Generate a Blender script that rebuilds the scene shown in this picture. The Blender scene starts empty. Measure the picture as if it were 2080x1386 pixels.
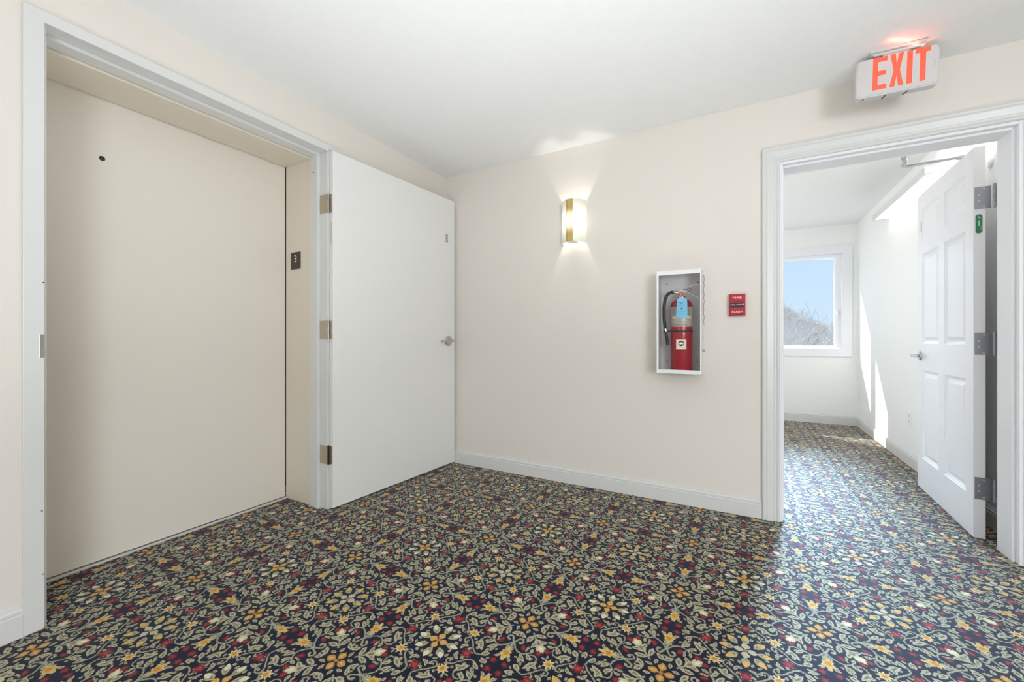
import bpy, bmesh, math, random
from mathutils import Vector, Matrix

scene = bpy.context.scene
COL = scene.collection
PI = math.pi
H = 2.438                      # ceiling height

# ------------------------------------------------------------------ camera
cam_data = bpy.data.cameras.new('camera')
cam_data.sensor_width = 36.0
cam_data.lens = 832.0 / 2080.0 * 36.0
cam_data.shift_y = -(693.0 - 687.0) / 2080.0
cam_data.clip_start = 0.02
cam_data.clip_end = 400
cam = bpy.data.objects.new('camera', cam_data)
cam.location = (2.223, -2.807, 1.056)
cam.rotation_euler = (PI / 2, 0, math.radians(29.15))
COL.objects.link(cam)
scene.camera = cam

# ------------------------------------------------------------------ view, world, sun, large lights
vs = scene.view_settings
vs.view_transform = 'Standard'
vs.look = 'None'
vs.gamma = 1.0
vs.use_curve_mapping = False
vs.exposure = 0.05
scene.cycles.max_bounces = 7
scene.cycles.diffuse_bounces = 5
scene.cycles.adaptive_threshold = 0.05

world = bpy.data.worlds.new('sky')
scene.world = world
world.use_nodes = True
wt = world.node_tree
bg = wt.nodes['Background']
tc = wt.nodes.new('ShaderNodeTexCoord')
sp = wt.nodes.new('ShaderNodeSeparateXYZ')
rp = wt.nodes.new('ShaderNodeValToRGB')
wt.links.new(tc.outputs['Generated'], sp.inputs[0])
wt.links.new(sp.outputs['Z'], rp.inputs[0])
rp.color_ramp.elements[0].position = 0.0
rp.color_ramp.elements[0].color = (0.66, 0.82, 0.96, 1)
rp.color_ramp.elements[1].position = 0.35
rp.color_ramp.elements[1].color = (0.50, 0.72, 0.97, 1)
wt.links.new(rp.outputs[0], bg.inputs['Color'])
bg.inputs['Strength'].default_value = 1.0


def add_light(name, kind, loc, target=None, energy=10, color=(1, 1, 1), **kw):
    d = bpy.data.lights.new(name, kind)
    d.energy = energy
    d.color = color
    for k, v in kw.items():
        setattr(d, k, v)
    o = bpy.data.objects.new(name, d)
    o.location = loc
    if target is not None:
        o.rotation_euler = (Vector(target) - Vector(loc)).to_track_quat('-Z', 'Y').to_euler()
    COL.objects.link(o)
    return o


SUN_DIR = Vector((1.34, -1.0, -1.25)).normalized()
sun = add_light('sun', 'SUN', (-6, 12, 12), energy=6.0, color=(1.0, 0.96, 0.88), angle=math.radians(0.5))
sun.rotation_euler = SUN_DIR.to_track_quat('-Z', 'Y').to_euler()

# added fill behind the camera, daylight from the hall's right and the far window
add_light('hall_fill_rear', 'AREA', (2.4, -5.85, 1.25), (2.4, 0, 1.25), 4, (0.89, 0.95, 1.0),  # added fill from the rear, no window is built there
          shape='RECTANGLE', size=3.6, size_y=1.9)
add_light('hall_daylight_right', 'AREA', (5.45, -5.0, 1.35), (0, -0.9, 1.35), 196, (0.85, 0.935, 1.0),
          shape='RECTANGLE', size=2.2, size_y=1.8)
add_light('window_daylight', 'AREA', (2.5, 3.78, 1.55), (2.3, 0.0, 0.9), 3, (0.86, 0.93, 1.0),
          shape='RECTANGLE', size=1.5, size_y=1.0)
add_light('bright_low_sky', 'AREA', (3.8, 9.0, 3.8), (2.70, -1.0, 0.0), 330, (0.52, 0.74, 1.0),
          shape='RECTANGLE', size=1.8, size_y=2.2, spread=math.radians(40))
# unseen fill areas added to brighten hall and corridor, beside the hall's ceiling lamp
add_light('hall_fill_up', 'AREA', (2.0, -2.1, 0.15), (2.0, -2.0, 3.0), 30, (0.90, 0.955, 1.0),  # added fill near the floor, brightens the ceiling
          shape='RECTANGLE', size=2.4, size_y=1.4, spread=math.radians(125))
add_light('hall_fill_left', 'AREA', (0.25, -5.3, 1.5), (3.4, 0.2, 1.2), 3, (0.90, 0.95, 1.0),  # added fill aimed into the gap behind the panelled door
          shape='RECTANGLE', size=1.2, size_y=1.4, spread=math.radians(70))
add_light('door_gap_fill', 'AREA', (3.39, 0.70, 2.41), (3.39, 0.70, 0.0), 3.5, (1.0, 0.99, 0.97),  # unseen source added above the door gap to lighten it
          shape='RECTANGLE', size=0.06, size_y=0.8)
add_light('hall_ceiling_lamp', 'AREA', (3.4, -3.6, 2.40), (3.4, -3.6, 0), 24, (0.97, 0.98, 1.0),
          shape='DISK', size=0.4)
add_light('corridor_fill_up', 'AREA', (0.9, 1.9, 0.7), (1.6, 1.9, 2.4), 19.5, (1.0, 0.985, 0.97),  # added fill for the corridor ceiling and walls
          shape='DISK', size=1.0)
add_light('corridor_fill_end', 'AREA', (0.6, 0.6, 1.9), (2.0, 3.5, 1.3), 20, (1.0, 0.985, 0.965),  # added fill out of sight, brightens the window end wall
          shape='DISK', size=0.6)

# ------------------------------------------------------------------ node helpers
def srgb(r, g, b):
    def f(c):
        c /= 255.0
        return c / 12.92 if c <= 0.04045 else ((c + 0.055) / 1.055) ** 2.4
    return (f(r), f(g), f(b), 1.0)


class NT:
    """small builder that turns expressions into shader nodes"""
    def __init__(self, tree):
        self.t = tree

    def node(self, typ, **kw):
        n = self.t.nodes.new(typ)
        for k, v in kw.items():
            setattr(n, k, v)
        return n

    def put(self, sock, v):
        if isinstance(v, bpy.types.NodeSocket):
            self.t.links.new(v, sock)
        else:
            sock.default_value = v

    def m(self, op, a, b=None, c=None, clamp=False):
        n = self.node('ShaderNodeMath', operation=op, use_clamp=clamp)
        for i, v in enumerate((a, b, c)):
            if v is not None:
                self.put(n.inputs[i], v)
        return n.outputs[0]

    def v(self, op, a, b=None, scale=None):
        n = self.node('ShaderNodeVectorMath', operation=op)
        self.put(n.inputs[0], a)
        if b is not None:
            self.put(n.inputs[1], b)
        if scale is not None:
            self.put(n.inputs['Scale'], scale)
        return n.outputs['Value'] if op in ('DOT_PRODUCT', 'LENGTH', 'DISTANCE') else n.outputs[0]

    def minall(self, lst):
        lst = list(lst)
        while len(lst) > 1:
            nx = [self.m('MINIMUM', lst[i], lst[i + 1]) for i in range(0, len(lst) - 1, 2)]
            if len(lst) % 2:
                nx.append(lst[-1])
            lst = nx
        return lst[0]

    def mix(self, fac, a, b):
        n = self.node('ShaderNodeMix', data_type='RGBA')
        self.put(n.inputs[0], fac)
        self.put(n.inputs[6], a)
        self.put(n.inputs[7], b)
        return n.outputs[2]

    def noise(self, vec, scale, detail=2.0, rough=0.5, color=False):
        n = self.node('ShaderNodeTexNoise')
        if vec is not None:
            self.t.links.new(vec, n.inputs['Vector'])
        n.inputs['Scale'].default_value = scale
        n.inputs['Detail'].default_value = detail
        n.inputs['Roughness'].default_value = rough
        return n.outputs['Color' if color else 'Fac']

    def step(self, f, lo, hi):
        """1 where f < lo, 0 where f > hi"""
        n = self.node('ShaderNodeMapRange')
        self.put(n.inputs['Value'], f)
        n.inputs['From Min'].default_value = lo
        n.inputs['From Max'].default_value = hi
        n.inputs['To Min'].default_value = 1.0
        n.inputs['To Max'].default_value = 0.0
        return n.outputs[0]


def new_mat(name, color=(0.8, 0.8, 0.8, 1), rough=0.5, metal=0.0, spec=0.5, bump=None, tint=None, coat=0.0, emit=None):
    """principled material; bump=(scale, strength, distance), tint=(scale, amount) adds a faint mottling"""
    mat = bpy.data.materials.new(name)
    mat.use_nodes = True
    t = mat.node_tree
    p = t.nodes['Principled BSDF']
    p.inputs['Base Color'].default_value = color
    p.inputs['Roughness'].default_value = rough
    p.inputs['Metallic'].default_value = metal
    p.inputs['Specular IOR Level'].default_value = spec
    p.inputs['Coat Weight'].default_value = coat
    N = NT(t)
    if bump or tint:
        co = N.node('ShaderNodeTexCoord').outputs['Object']
    if tint:
        nz = N.noise(co, tint[0], 3)
        k = tint[1]
        dark = tuple(c * (1 - k) for c in color[:3]) + (1,)
        lite = tuple(min(1, c * (1 + k)) for c in color[:3]) + (1,)
        t.links.new(N.mix(nz, dark, lite), p.inputs['Base Color'])
    if bump:
        nz = N.noise(co, bump[0], 3, 0.6)
        b = N.node('ShaderNodeBump')
        b.inputs['Strength'].default_value = bump[1]
        b.inputs['Distance'].default_value = bump[2]
        t.links.new(nz, b.inputs['Height'])
        t.links.new(b.outputs[0], p.inputs['Normal'])
    if emit:
        p.inputs['Emission Color'].default_value = emit[0]
        p.inputs['Emission Strength'].default_value = emit[1]
    return mat


M = {}
M['wall'] = new_mat('wall_paint', srgb(226, 219, 211), 0.55, spec=0.3, bump=(260, 0.05, 0.002), tint=(1.5, 0.012))
M['wall_far'] = new_mat('corridor_wall_paint', srgb(240, 241, 239), 0.55, spec=0.3, bump=(260, 0.05, 0.002))
M['ceiling'] = new_mat('textured_ceiling', srgb(240, 240, 239), 0.8, spec=0.2, bump=(150, 0.35, 0.004), tint=(40, 0.015))
M['trim'] = new_mat('white_trim_paint', srgb(216, 216, 214), 0.32, spec=0.45, tint=(6, 0.008))
M['door'] = new_mat('white_door_paint', srgb(231, 230, 227), 0.26, spec=0.45, bump=(30, 0.04, 0.002))
M['panel_door'] = new_mat('panel_door_paint', srgb(236, 237, 240), 0.4, spec=0.4, tint=(5, 0.006))
M['elevator'] = new_mat('elevator_enamel', srgb(227, 220, 209), 0.28, spec=0.5, bump=(90, 0.03, 0.001), tint=(1.2, 0.01))
M['elevator_frame'] = new_mat('elevator_frame_enamel', srgb(222, 212, 196), 0.3, spec=0.5, bump=(90, 0.03, 0.001))
M['dark_gap'] = new_mat('dark_shadow_gap', srgb(28, 25, 22), 0.8)
M['steel'] = new_mat('brushed_steel', srgb(190, 190, 192), 0.32, 1.0, bump=(500, 0.05, 0.0005))
M['satin'] = new_mat('satin_nickel', srgb(200, 200, 198), 0.26, 1.0)
M['hinge_warm'] = new_mat('aged_nickel_hinge', srgb(196, 184, 166), 0.5, 0.9, tint=(60, 0.06))
M['hinge_cool'] = new_mat('satin_chrome_hinge', srgb(150, 152, 162), 0.38, 1.0)
M['hinge_dark'] = new_mat('dark_bronze_hinge_pin', srgb(70, 60, 52), 0.4, 1.0)
M['brown_plate'] = new_mat('dark_brown_plastic', srgb(58, 44, 38), 0.4)
M['white_ink'] = new_mat('white_lettering', srgb(240, 238, 232), 0.5)
M['black_ink'] = new_mat('black_lettering', srgb(36, 38, 46), 0.5)
M['black'] = new_mat('black_rubber', srgb(38, 38, 42), 0.5)
M['white_plastic'] = new_mat('white_plastic', srgb(235, 235, 233), 0.35)
M['cabinet'] = new_mat('white_cabinet_enamel', srgb(236, 236, 234), 0.3)
M['cabinet_in'] = new_mat('grey_cabinet_liner', srgb(218, 215, 215), 0.5)
M['red'] = new_mat('red_cylinder_enamel', srgb(156, 22, 42), 0.22, coat=0.3)
M['red_pull'] = new_mat('red_alarm_plastic', srgb(178, 34, 54), 0.35)
M['red_bright'] = new_mat('bright_red_plastic', srgb(184, 30, 46), 0.4)
M['silver_label'] = new_mat('silver_label', srgb(172, 168, 158), 0.4, 0.2)
M['cream_label'] = new_mat('cream_sticker', srgb(226, 220, 202), 0.5)
M['tag_blue'] = new_mat('blue_inspection_tag', srgb(120, 186, 220), 0.6)
M['gauge'] = new_mat('gauge_face', srgb(176, 72, 60), 0.4)
M['maroon'] = new_mat('maroon_print', srgb(110, 26, 32), 0.5)
M['navy'] = new_mat('navy_plastic', srgb(34, 38, 62), 0.4)
M['green'] = new_mat('green_label', srgb(48, 122, 88), 0.5, tint=(180, 0.35))
M['pale_green'] = new_mat('pale_green_print', srgb(170, 205, 185), 0.5)
M['brass'] = new_mat('polished_brass', srgb(214, 190, 120), 0.25, 1.0)
M['outlet'] = new_mat('outlet_plastic', srgb(238, 238, 238), 0.35)
M['bark'] = new_mat('pale_bark', srgb(222, 216, 212), 0.9, tint=(3, 0.1))
M['ground'] = new_mat('winter_ground', srgb(176, 174, 166), 0.95, tint=(0.3, 0.15))


def glass_mat(name, refl=0.06, tint=(1, 1, 1, 1)):
    mat = bpy.data.materials.new(name)
    mat.use_nodes = True
    t = mat.node_tree
    t.nodes.clear()
    N = NT(t)
    out = N.node('ShaderNodeOutputMaterial')
    tr = N.node('ShaderNodeBsdfTransparent')
    tr.inputs[0].default_value = tint
    gl = N.node('ShaderNodeBsdfGlossy')
    gl.inputs['Roughness'].default_value = 0.02
    mx = N.node('ShaderNodeMixShader')
    mx.inputs[0].default_value = refl
    t.links.new(tr.outputs[0], mx.inputs[1])
    t.links.new(gl.outputs[0], mx.inputs[2])
    t.links.new(mx.outputs[0], out.inputs[0])
    return mat


M['glass'] = glass_mat('window_glass', 0.001, (0.98, 0.99, 1.0, 1))
M['acrylic'] = glass_mat('clear_acrylic', 0.012, (0.98, 0.98, 0.98, 1))


def lamp_mat(name, base, hot, strength, lo, hi, floor, axis='Z'):
    """lamp diffuser: emission strongest at the middle of the part (object axis), as over a bulb"""
    mat = new_mat(name, base, 0.4)
    t = mat.node_tree
    p = t.nodes['Principled BSDF']
    N = NT(t)
    co = N.node('ShaderNodeTexCoord').outputs['Object']
    s = N.node('ShaderNodeSeparateXYZ')
    t.links.new(co, s.inputs[0])
    d = N.m('ABSOLUTE', s.outputs[axis])
    k = N.step(d, lo, hi)
    k = N.m('MULTIPLY', k, k)
    p.inputs['Emission Color'].default_value = hot
    t.links.new(N.m('MULTIPLY_ADD', k, strength - floor, floor), p.inputs['Emission Strength'])
    return mat


M['sconce_glass'] = lamp_mat('frosted_sconce_glass', srgb(226, 223, 208), srgb(255, 249, 230), 0.9, 0.03, 0.16, 0.12)
M['sconce_gold'] = lamp_mat('gold_sconce_band', srgb(186, 160, 92), srgb(255, 246, 215), 1.3, 0.03, 0.10, 0.06)
M['brass_seam'] = new_mat('dark_brass_seam', srgb(136, 120, 76), 0.4, 0.6)
M['exit_red'] = new_mat('lit_red_letters', srgb(236, 92, 66), 0.5, emit=(srgb(236, 84, 58), 0.42))
M['exit_white'] = new_mat('white_exit_housing', srgb(207, 204, 203), 0.45)
M['tube_light'] = new_mat('fluorescent_diffuser', srgb(250, 250, 245), 0.5, emit=(srgb(255, 253, 244), 3.0))


# ------------------------------------------------------------------ carpet
def carpet_material():
    mat = bpy.data.materials.new('floral_carpet')
    mat.use_nodes = True
    t = mat.node_tree
    p = t.nodes['Principled BSDF']
    N = NT(t)
    S = 0.234
    BX, BY = 1.068, -1.449
    pos = N.node('ShaderNodeTexCoord').outputs['Object']
    jit = N.v('SUBTRACT', N.noise(pos, 260, 1, 0.5, True), (0.5, 0.5, 0.5))
    wob = N.v('SUBTRACT', N.noise(pos, 45, 0, 0.5, True), (0.5, 0.5, 0.5))
    q = N.v('ADD', pos, N.v('SCALE', jit, scale=0.0055))
    q = N.v('ADD', q, N.v('SCALE', wob, scale=0.006))
    s = N.node('ShaderNodeSeparateXYZ')
    t.links.new(q, s.inputs[0])
    lx = N.m('MULTIPLY_ADD', s.outputs[0], 1 / S, -BX / S)
    ly = N.m('MULTIPLY_ADD', s.outputs[1], 1 / S, -BY / S)
    kind = N.m('MULTIPLY', N.m('SINE', N.m('MULTIPLY', lx, PI / 2)), N.m('SINE', N.m('MULTIPLY', ly, PI / 2)))
    kind = N.m('GREATER_THAN', kind, 0.0)          # 1: medallion with gold petals, 0: with cream petals
    ax = N.m('ABSOLUTE', N.m('WRAP', lx, 1.0, -1.0))
    ay = N.m('ABSOLUTE', N.m('WRAP', ly, 1.0, -1.0))
    c = N.node('ShaderNodeCombineXYZ')
    t.links.new(N.m('MAXIMUM', ax, ay), c.inputs[0])
    t.links.new(N.m('MINIMUM', ax, ay), c.inputs[1])
    c.inputs[2].default_value = 1.0
    P = c.outputs[0]

    def leaf(a, b, w, power=True):
        cx, cy = (a[0] + b[0]) / 2, (a[1] + b[1]) / 2
        dx, dy = b[0] - a[0], b[1] - a[1]
        L = math.hypot(dx, dy)
        dx, dy = dx / L, dy / L
        hl = L / 2
        u = N.v('DOT_PRODUCT', P, (dx / hl, dy / hl, -(cx * dx + cy * dy) / hl))
        w *= 1.0
        v = N.v('DOT_PRODUCT', P, (-dy / w, dx / w, (cx * dy - cy * dx) / w))
        return N.m('MULTIPLY_ADD', u, u, N.m('ABSOLUTE', v))

    def disc(c0, r):
        d = N.v('DISTANCE', P, (c0[0], c0[1], 1.0))
        return N.m('MULTIPLY', d, 1 / r)

    def star(c0, r, n, w, a0=0.0):
        out = []
        for i in range(n):
            a = a0 + PI * i / n
            out.append(leaf((c0[0] - r * math.cos(a), c0[1] - r * math.sin(a)),
                            (c0[0] + r * math.cos(a), c0[1] + r * math.sin(a)), w))
        return N.minall(out)

    def stroke(pts, w):
        out = []
        for a, b in zip(pts[:-1], pts[1:]):
            bx, by = b[0] - a[0], b[1] - a[1]
            LL = bx * bx + by * by
            h = N.v('DOT_PRODUCT', P, (bx / LL, by / LL, -(a[0] * bx + a[1] * by) / LL))
            h = N.m('MULTIPLY', h, 1.0, clamp=True)
            n = N.node('ShaderNodeVectorMath', operation='MULTIPLY_ADD')
            t.links.new(h, n.inputs[0])
            n.inputs[1].default_value = (bx, by, 0)
            n.inputs[2].default_value = (a[0], a[1], 1.0)
            out.append(N.v('DISTANCE', P, n.outputs[0]))
        return N.m('MULTIPLY', N.minall(out), 1 / w)

    vines = N.minall([
        stroke([(0.50, 0.0), (0.43, 0.03), (0.375, 0.06), (0.37, 0.10), (0.41, 0.125), (0.455, 0.11)], 0.016),
        stroke([(0.483, 0.005), (0.568, 0.068), (0.622, 0.135), (0.632, 0.20), (0.60, 0.26), (0.535, 0.315)], 0.013),
        stroke([(0.581, 0.325), (0.575, 0.39), (0.60, 0.435), (0.675, 0.45)], 0.011),
        stroke([(0.893, 0.235), (0.93, 0.31), (0.94, 0.37), (0.905, 0.43), (0.80, 0.515), (0.735, 0.58),
                (0.722, 0.635), (0.755, 0.67), (0.80, 0.668), (0.825, 0.63)], 0.0125),
        stroke([(0.50, 0.0), (0.64, 0.0)], 0.022),
        stroke([(0.18, 0.18), (0.32, 0.32)], 0.016),
        stroke([(0.675, 0.45), (0.70, 0.445)], 0.018),
    ])
    leaves = N.minall([
        leaf((0.235, -0.01), (0.335, 0.115), 0.036), leaf((0.125, 0.095), (0.225, 0.088), 0.026),
        leaf((0.215, 0.196), (0.395, 0.175), 0.040), leaf((0.265, 0.265), (0.40, 0.40), 0.072),
        leaf((0.315, 0.31), (0.455, 0.265), 0.034), leaf((0.56, 0.31), (0.465, 0.315), 0.026),
        leaf((0.755, 0.305), (0.645, 0.175), 0.033), leaf((0.69, 0.37), (0.585, 0.27), 0.032),
        leaf((0.655, 0.205), (0.80, 0.228), 0.027), leaf((0.665, 0.465), (0.85, 0.335), 0.042),
        leaf((0.765, 0.51), (0.735, 0.385), 0.034), leaf((0.80, 0.42), (0.86, 0.395), 0.022),
        leaf((0.84, 0.19), (0.905, 0.31), 0.040), leaf((0.815, 0.25), (0.90, 0.225), 0.024),
        leaf((0.972, 0.27), (1.0, 0.14), 0.026), leaf((0.975, 0.625), (0.875, 0.60), 0.024),
        leaf((0.905, 0.645), (0.855, 0.53), 0.026), leaf((0.43, 0.105), (0.475, 0.075), 0.022),
        leaf((0.835, 0.135), (0.785, 0.045), 0.024), leaf((0.80, 0.60), (0.85, 0.63), 0.026),
        leaf((0.94, 0.55), (0.965, 0.40), 0.022), leaf((0.675, 0.515), (0.73, 0.535), 0.020),
        leaf((0.56, 0.03), (0.655, 0.045), 0.022), leaf((0.445, 0.235), (0.52, 0.25), 0.018),
        leaf((0.30, 0.05), (0.345, 0.005), 0.018), leaf((0.345, 0.135), (0.30, 0.19), 0.016), leaf((0.57, 0.245), (0.50, 0.225), 0.016),
        leaf((0.70, 0.135), (0.735, 0.175), 0.018), leaf((0.86, 0.02), (0.815, 0.0), 0.016), leaf((0.90, 0.16), (0.945, 0.20), 0.016),
        leaf((0.76, 0.245), (0.83, 0.29), 0.020), leaf((0.62, 0.36), (0.665, 0.385), 0.016), leaf((0.88, 0.475), (0.925, 0.52), 0.018),
        leaf((0.70, 0.60), (0.705, 0.67), 0.016), leaf((0.86, 0.70), (0.80, 0.735), 0.022), leaf((0.93, 0.70), (0.905, 0.76), 0.022),
        leaf((0.55, 0.48), (0.56, 0.545), 0.016), leaf((0.77, 0.60), (0.79, 0.635), 0.014),
    ])
    petals_rim = N.minall([leaf((0.90, 0.90), (0.755, 0.755), 0.056), leaf((1.0, 0.86), (1.0, 0.665), 0.056)])
    petals_in = N.minall([leaf((0.845, 0.845), (0.750, 0.750), 0.040), leaf((1.0, 0.79), (1.0, 0.655), 0.040)])
    centre = leaf((1.0, 0.975), (1.0, 0.845), 0.052)
    cream = N.minall([leaf((0.350, 0.350), (0.472, 0.472), 0.072), leaf((0.40, 0.36), (0.445, 0.425), 0.03)])
    gold_b = leaf((0.03, 0.0), (0.175, 0.0), 0.055)
    dots = N.minall([disc((0, 0), 0.03), disc((1, 1), 0.03)])
    big_gold = N.minall([leaf((0.60, 0.0), (0.855, 0.0), 0.05), leaf((0.665, -0.095), (0.775, 0.095), 0.042),
                         leaf((0.775, -0.075), (0.665, 0.075), 0.040)])
    small_gold = star((0.615, 0.615), 0.10, 4, 0.026, PI / 4)
    gold_core = N.minall([disc((0.715, 0.0), 0.055), disc((0.62, 0.62), 0.042)])
    reds = N.minall([star((0.51, 0.415), 0.062, 3, 0.026, 0.3), leaf((0.455, 0.155), (0.575, 0.205), 0.042),
                     leaf((0.50, 0.145), (0.525, 0.215), 0.03), star((0.915, 0.09), 0.068, 3, 0.026, 0.2)])
    red_flower = star((1.0, 0.48), 0.098, 4, 0.027, 0.2)

    grain = N.noise(pos, 330, 1, 0.7)
    col = srgb(24, 28, 50)
    def lay(col, f, dark, light, e0=0.9, e1=1.08, inner=0.55):
        body = N.mix(N.step(f, 0.15, inner), dark, light)
        return N.mix(N.step(f, e0, e1), col, body)
    warm = srgb(42, 36, 34)
    everything = N.minall([vines, leaves, petals_rim, cream, gold_b, big_gold, small_gold])
    col = N.mix(N.step(everything, 1.0, 1.55), col, warm)
    col = lay(col, vines, srgb(140, 140, 120), srgb(176, 173, 150))
    col = lay(col, leaves, srgb(186, 181, 154), srgb(116, 110, 80), inner=0.5)
    col = lay(col, petals_rim, srgb(186, 180, 150), srgb(128, 122, 88), inner=0.8)
    pet_a = N.mix(kind, srgb(228, 221, 192), srgb(222, 178, 96))
    cen_a = N.mix(kind, srgb(216, 168, 92), srgb(196, 192, 164))
    col = N.mix(N.step(petals_in, 0.8, 1.1), col, pet_a)
    col = N.mix(N.step(centre, 0.9, 1.08), col, cen_a)
    col = lay(col, cream, srgb(206, 198, 162), srgb(234, 227, 200))
    col = lay(col, gold_b, srgb(196, 150, 78), srgb(216, 180, 112))
    col = N.mix(N.step(dots, 0.85, 1.1), col, srgb(178, 120, 92))
    col = lay(col, big_gold, srgb(214, 190, 132), srgb(222, 176, 88), inner=0.9)
    col = lay(col, small_gold, srgb(226, 206, 160), srgb(214, 168, 84), inner=0.7)
    col = N.mix(N.step(gold_core, 0.5, 1.0), col, srgb(202, 142, 48))
    col = lay(col, reds, srgb(92, 28, 40), srgb(160, 52, 56), inner=0.9)
    col = lay(col, red_flower, srgb(116, 30, 40), srgb(184, 66, 64), inner=0.6)
    g = N.m('MULTIPLY_ADD', grain, 1.7, 0.02)
    h = N.node('ShaderNodeMix', data_type='RGBA', blend_type='MULTIPLY')
    h.inputs[0].default_value = 1.0
    t.links.new(col, h.inputs[6])
    cc = N.node('ShaderNodeCombineColor')
    for i in range(3):
        t.links.new(g, cc.inputs[i])
    t.links.new(cc.outputs[0], h.inputs[7])
    t.links.new(h.outputs[2], p.inputs['Base Color'])
    p.inputs['Roughness'].default_value = 0.85
    p.inputs['Specular IOR Level'].default_value = 0.15
    p.inputs['Sheen Weight'].default_value = 0.3
    p.inputs['Sheen Tint'].default_value = (0.9, 0.95, 1.0, 1)
    p.inputs['Sheen Roughness'].default_value = 0.35
    b = N.node('ShaderNodeBump')
    b.inputs['Strength'].default_value = 0.35
    b.inputs['Distance'].default_value = 0.003
    t.links.new(grain, b.inputs['Height'])
    t.links.new(b.outputs[0], p.inputs['Normal'])
    return mat


M['carpet'] = carpet_material()


# ------------------------------------------------------------------ mesh helpers
class MB:
    """collects boxes, rings, tubes and prisms; build() links them as ONE mesh object"""
    def __init__(self):
        self.v, self.f, self.mi = [], [], []
        self.cur = 0

    def add(self, vs, fs):
        o = len(self.v)
        self.v += [tuple(x) for x in vs]
        for f in fs:
            self.f.append([i + o for i in f])
            self.mi.append(self.cur)
        return self

    def box(self, x0, x1, y0, y1, z0, z1):
        vs = [(x, y, z) for z in (z0, z1) for y in (y0, y1) for x in (x0, x1)]
        return self.add(vs, [(0, 2, 3, 1), (4, 5, 7, 6), (0, 1, 5, 4), (1, 3, 7, 5), (3, 2, 6, 7), (2, 0, 4, 6)])

    def tube(self, pts, r, n=12, caps=True):
        pts = [Vector(p) for p in pts]
        rs = r if isinstance(r, (list, tuple)) else [r] * len(pts)
        vs, fs = [], []
        t0 = (pts[1] - pts[0]).normalized()
        ref = Vector((0, 0, 1)) if abs(t0.z) < 0.9 else Vector((1, 0, 0))
        nrm = t0.cross(ref).normalized()
        for i, p in enumerate(pts):
            a = pts[i] - pts[i - 1] if i > 0 else pts[1] - pts[0]
            b = pts[i + 1] - pts[i] if i < len(pts) - 1 else a
            tt = (a.normalized() + b.normalized())
            tt = tt.normalized() if tt.length > 1e-6 else a.normalized()
            nrm = (nrm - tt * nrm.dot(tt)).normalized()
            bi = tt.cross(nrm)
            for k in range(n):
                an = 2 * PI * k / n
                vs.append(p + (nrm * math.cos(an) + bi * math.sin(an)) * rs[i])
        for i in range(len(pts) - 1):
            for k in range(n):
                fs.append((i * n + k, i * n + (k + 1) % n, (i + 1) * n + (k + 1) % n, (i + 1) * n + k))
        if caps:
            fs.append(tuple(range(n))[::-1])
            fs.append(tuple((len(pts) - 1) * n + k for k in range(n)))
        return self.add(vs, fs)

    def lathe(self, prof, n=32, c=(0, 0, 0), axis='Z', a0=0.0, a1=2 * PI):
        """prof: (radius, height) pairs, revolved around an axis through c"""
        full = abs(a1 - a0 - 2 * PI) < 1e-6
        m = n if full else n + 1
        vs, fs = [], []
        for r, h in prof:
            for k in range(m):
                a = a0 + (a1 - a0) * k / n
                x, y = r * math.cos(a), r * math.sin(a)
                p = {'Z': (x, y, h), 'Y': (x, h, y), 'X': (h, x, y)}[axis]
                vs.append((c[0] + p[0], c[1] + p[1], c[2] + p[2]))
        for i in range(len(prof) - 1):
            for k in range(n):
                k2 = (k + 1) % m
                fs.append((i * m + k, i * m + k2, (i + 1) * m + k2, (i + 1) * m + k))
        return self.add(vs, fs)

    def rings(self, rects, fn, cap0=False, cap1=True):
        """loft of rectangles (u0,u1,v0,v1,depth) through fn(u,v,depth)"""
        vs, fs = [], []
        for u0, u1, v0, v1, d in rects:
            vs += [fn(u0, v0, d), fn(u1, v0, d), fn(u1, v1, d), fn(u0, v1, d)]
        for i in range(len(rects) - 1):
            for k in range(4):
                k2 = (k + 1) % 4
                fs.append((4 * i + k, 4 * i + k2, 4 * i + 4 + k2, 4 * i + 4 + k))
        if cap0:
            fs.append((3, 2, 1, 0))
        if cap1:
            b = 4 * (len(rects) - 1)
            fs.append((b, b + 1, b + 2, b + 3))
        return self.add(vs, fs)

    def prism(self, poly, fn, d0, d1):
        n = len(poly)
        vs = [fn(u, v, d0) for u, v in poly] + [fn(u, v, d1) for u, v in poly]
        fs = [tuple(range(n)), tuple(range(2 * n - 1, n - 1, -1))]
        fs += [(k, (k + 1) % n, n + (k + 1) % n, n + k) for k in range(n)]
        return self.add(vs, fs)

    def build(self, name, mat, parent=None, bevel=0.0, smooth=False, loc=None, rot=None):
        me = bpy.data.meshes.new(name)
        me.from_pydata(self.v, [], self.f)
        mats = mat if isinstance(mat, (list, tuple)) else [mat]
        for m_ in mats:
            me.materials.append(m_)
        me.polygons.foreach_set('material_index', self.mi)
        bm = bmesh.new()
        bm.from_mesh(me)
        bmesh.ops.recalc_face_normals(bm, faces=bm.faces)
        bm.to_mesh(me)
        bm.free()
        if smooth:
            me.polygons.foreach_set('use_smooth', [True] * len(me.polygons))
            me.set_sharp_from_angle(angle=math.radians(38))
        me.update()
        o = bpy.data.objects.new(name, me)
        COL.objects.link(o)
        if bevel:
            b = o.modifiers.new('bevel', 'BEVEL')
            b.width = bevel
            b.segments = 2
            b.limit_method = 'ANGLE'
        if loc is not None:
            o.location = loc
        if rot is not None:
            o.rotation_euler = rot
        if parent is not None:
            o.parent = parent
        return o


def tag(o, label=None, cat=None, group=None, kind=None):
    if label:
        o['label'] = label
    if cat:
        o['category'] = cat
    if group:
        o['group'] = group
    if kind:
        o['kind'] = kind
    return o


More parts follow.
